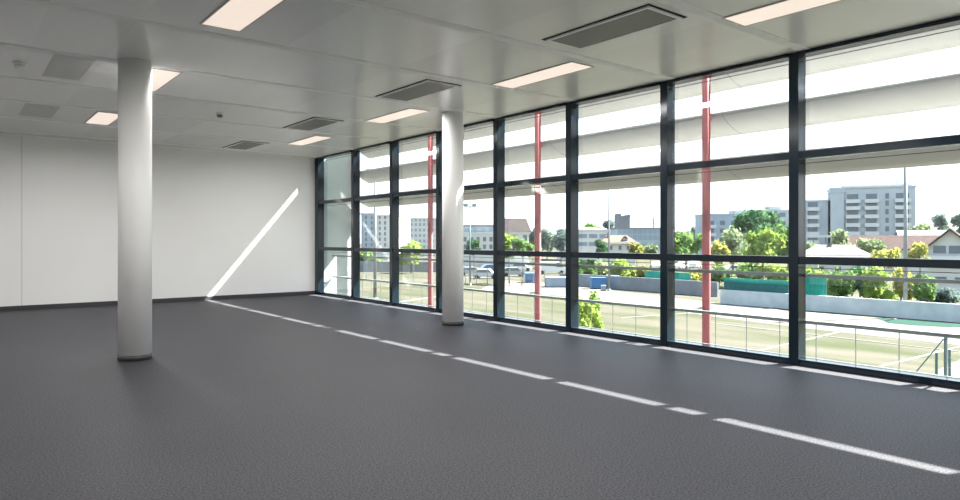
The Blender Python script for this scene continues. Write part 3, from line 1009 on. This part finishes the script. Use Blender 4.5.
car(471, 112, M['cargrey'], 'dark grey car parked nearest the column, beyond the wire fence', .1)
car(486, 104, M['carsilver'], 'silver car beside the dark grey car, beyond the wire fence', -.2)
car(492, 124, M['carblue'], 'dark blue car parked behind the silver car', .3)
car(513, 110, M['cargrey'], 'grey car in the middle of the car park, left of the blue container', .15)
car(521, 128, M['carwhite'], 'white car at the back of the car park left of the red post', -.1)
car(551, 118, M['carwhite'], 'white van right of the red post above the grey blue container', .1, van=True)
car(655, 140, M['carwhite'], 'white car seen end on, above the small green screen', 1.4)
car(663.5, 141, M['carsilver'], 'silver car seen end on, just left of the second widest window post', 1.5)
car(681, 138, M['carwhite'], 'white car parked left of the nearest red post', .9)
car(695, 142, M['carsilver'], 'silver car half behind the nearest red post', 1.0)
car(734, 120, M['carwhite'], 'white car parked behind the dark green screened fence', .3)

# ------------------------------------------------------------------ outside: trees and shrubs
def tree(px, d, ytop, ybot, wpx, leaf, label, seed, name='tree', cat='tree', group=None, n=520, clumps=11, leafk=1.0):
    rnd = random.Random(seed)
    ox, oy = at(px, d)
    k = d / 674
    zt, zb = hz(ytop, d), max(hz(ybot, d), GZ + .15)
    w, h = wpx * k, zt - zb
    t = thing(name, (ox, oy, GZ), label, cat, group)
    m = MB()
    size = max(.05, min(.42, .0032 * d)) * leafk
    for c in range(clumps):
        fx = 0 if c == 0 else rnd.uniform(-.36, .36)
        fy = 0 if c == 0 else rnd.uniform(-.36, .36)
        fz = .6 if c == 0 else rnd.uniform(.14, .74)
        rr = (.33 if c == 0 else rnd.uniform(.13, .25))
        cc = (ox + fx * w, oy + fy * w, zb + h * fz)
        r = (rr * w, rr * w, min(h * .36, max(rr * w, h * .16)))
        m.blob(cc, (r[0] * .74, r[1] * .74, r[2] * .74), seed * 31 + c)
        m.leaves(cc, r, n * 2 // clumps, size, rnd)
    m.build('foliage', M[leaf], t)
    tr = max(.05, .03 * w)
    MB().cyl((ox, oy, GZ), (ox, oy, zb + h * .4), tr, tr * .6, 8).build('trunk', M['trunk'], t)
    return t
TG = 'trees beyond the sports field'
tree(411, 120, 239, 264, 28, 'leafbright', 'bright green tree before the long block with the window grid', 1, group=TG)
tree(366, 140, 250, 268, 22, 'leafgreen', 'low green tree at the foot of the tall blue grey block', 2, group=TG)
tree(474, 100, 238, 255, 14, 'leafdark', 'small dark green tree before the white flat roofed house', 3, group=TG)
tree(509, 92, 229, 258, 17, 'leafbright', 'bright yellow green tree left in front of the brown roofed house', 4, group=TG)
tree(523, 90, 236, 258, 17, 'leafgreen', 'mid green tree in front of the brown roofed house', 5, group=TG)
tree(533, 150, 224, 252, 13, 'leafgrey', 'grey green tree just left of the middle red post', 6, group=TG)
tree(547, 145, 221, 256, 18, 'leafgrey', 'tall grey green tree just right of the middle red post', 7, group=TG)
tree(561, 140, 224, 258, 20, 'leafdusk', 'dusky dark tree against the window post, right of the middle red post', 8, group=TG)
tree(590, 240, 222, 236, 24, 'leafgreen', 'green treetop rising behind the low white hall', 9, group=TG)
tree(609, 250, 217, 238, 16, 'leafdusk', 'dark treetop behind the floodlight pole', 10, group=TG)
tree(602, 98, 238, 258, 13, 'leafdark', 'dark green bushy tree at the left side of the tan roofed house', 11, group=TG)
tree(637, 98, 242, 258, 13, 'leafyellow', 'yellow shrubby tree at the right side of the tan roofed house', 12, group=TG)
tree(651, 109, 243, 258, 16, 'leafpale', 'pale green round tree before the blue glass office hall', 13, group=TG)
tree(686, 105, 228, 262, 34, 'leafgreen', 'broad green tree left of the nearest red post', 14, group=TG, n=700)
tree(757, 130, 202, 250, 46, 'leafdark', 'biggest dark green tree before the long lower apartment block', 15, group=TG, n=1100, clumps=16)
tree(733, 110, 220, 264, 32, 'leafpale', 'pale yellow green tree left in front of the biggest dark tree', 16, group=TG, n=800, clumps=14)
tree(763, 84, 223, 264, 34, 'leafbright', 'bright green tree in front of the biggest dark tree', 17, group=TG, n=800, clumps=14)
tree(788, 94, 219, 264, 26, 'leafgreen', 'green tree beside the widest window post, right of the biggest dark tree', 18, group=TG, n=700, clumps=14)
tree(718, 92, 236, 264, 22, 'leafyellow', 'low yellow tree just right of the nearest red post', 19, group=TG)
tree(840, 112, 226, 256, 24, 'leafpale', 'pale green tree before the left half of the large block', 20, group=TG)
tree(872, 118, 239, 252, 20, 'leafpale', 'low pale tree at the foot of the large block', 21, group=TG)
tree(812, 118, 242, 258, 22, 'leafpale', 'low pale shrubby tree under the white canopy roof', 22, group=TG)
tree(884, 88, 248, 264, 30, 'leafyellow', 'yellow shrubby tree below the red brown roof', 23, group=TG)
tree(920, 60, 240, 266, 22, 'leafyellow', 'yellow green tree left of the white gabled house', 24, group=TG)
tree(924, 190, 222, 242, 26, 'leafpale', 'pale distant tree right of the large block', 25, group=TG)
tree(942, 180, 211, 240, 20, 'leafgrey', 'tall grey green distant conifer above the grey roof', 26, group=TG)
tree(962, 170, 207, 236, 20, 'leafgrey', 'grey green distant tree above the gabled house at the right edge', 27, group=TG)
tree(700, 300, 224, 240, 30, 'leafdusk', 'distant dusky tree behind the nearest red post', 28, group=TG)
HG = 'shrubs behind the boundary walls'
def shrub(px, yb, ytop, w, leaf, label, seed):
    d = gd(yb) + (5 if seed % 2 else 0)
    tree(px, d, ytop, yb + 2, w, leaf, label, seed, 'shrub', 'shrub', HG, 620, 14)
shrub(817, 306, 264, 32, 'leafbright', 'yellow green shrub behind the boundary wall, beside the bright green screen', 41)
shrub(838, 305, 262, 30, 'leafgreen', 'mid green shrub behind the boundary wall, second from the bright screen', 42)
shrub(860, 307, 263, 30, 'leafdark', 'darkest shrub hanging over the boundary wall', 43)
shrub(880, 306, 262, 30, 'leafbright', 'bright green shrub behind the boundary wall, left of the pale floodlight pole', 44)
shrub(901, 307, 264, 26, 'leafyellow', 'yellowish shrub behind the pale floodlight pole', 45)
shrub(921, 308, 268, 24, 'leafgreen', 'green shrub between the floodlight pole and the white gabled house', 46)
shrub(939, 311, 288, 36, 'leafdusk', 'low dusky shrub before the white gabled house', 47)
shrub(582, 281, 258, 26, 'leafgreen', 'green shrub above the grey wall, left of the blue container', 48)
shrub(601, 280, 260, 26, 'leafpale', 'pale shrub directly above the blue container', 49)
shrub(621, 280, 259, 26, 'leafbright', 'bright shrub above the grey wall, right of the floodlight pole', 50)
shrub(641, 281, 266, 22, 'leafyellow', 'yellow shrub above the grey wall, left of the small green screen', 51)
shrub(662, 281.3, 269, 17, 'leafpale', 'pale shrub above the small green screen', 52)
shrub(692, 287, 272, 30, 'leafyellow', 'yellow shrub behind the nearest red post, above the grey wall', 53)
shrub(719, 286, 264, 20, 'leafgreen', 'green shrub left of the dark green screened fence', 54)
shrub(748, 285, 262, 34, 'leafgreen', 'green shrub behind the dark green screened fence', 55)
shrub(776, 285, 263, 28, 'leafbright', 'bright shrub behind the right end of the dark green screened fence', 56)
# young trees close to the building
tree(588, 16.5, 284, 352, 32, 'leafbright', 'leafy bush close to the building, at the foot of the middle window', 61, 'bush', 'bush', n=900, clumps=16, leafk=.9)
tree(566, 14.5, 313, 360, 22, 'leafgreen', 'low green bush right of the middle red post', 62, 'bush', 'bush', n=400, leafk=.9)
tree(527, 15.0, 314, 350, 8, 'leafdark', 'small dark bush tip left of the middle red post', 63, 'bush', 'bush', n=200, leafk=.9)

# tidy: the helper property is not part of the scene
for o in bpy.data.objects:
    if '_at' in o:
        del o['_at']
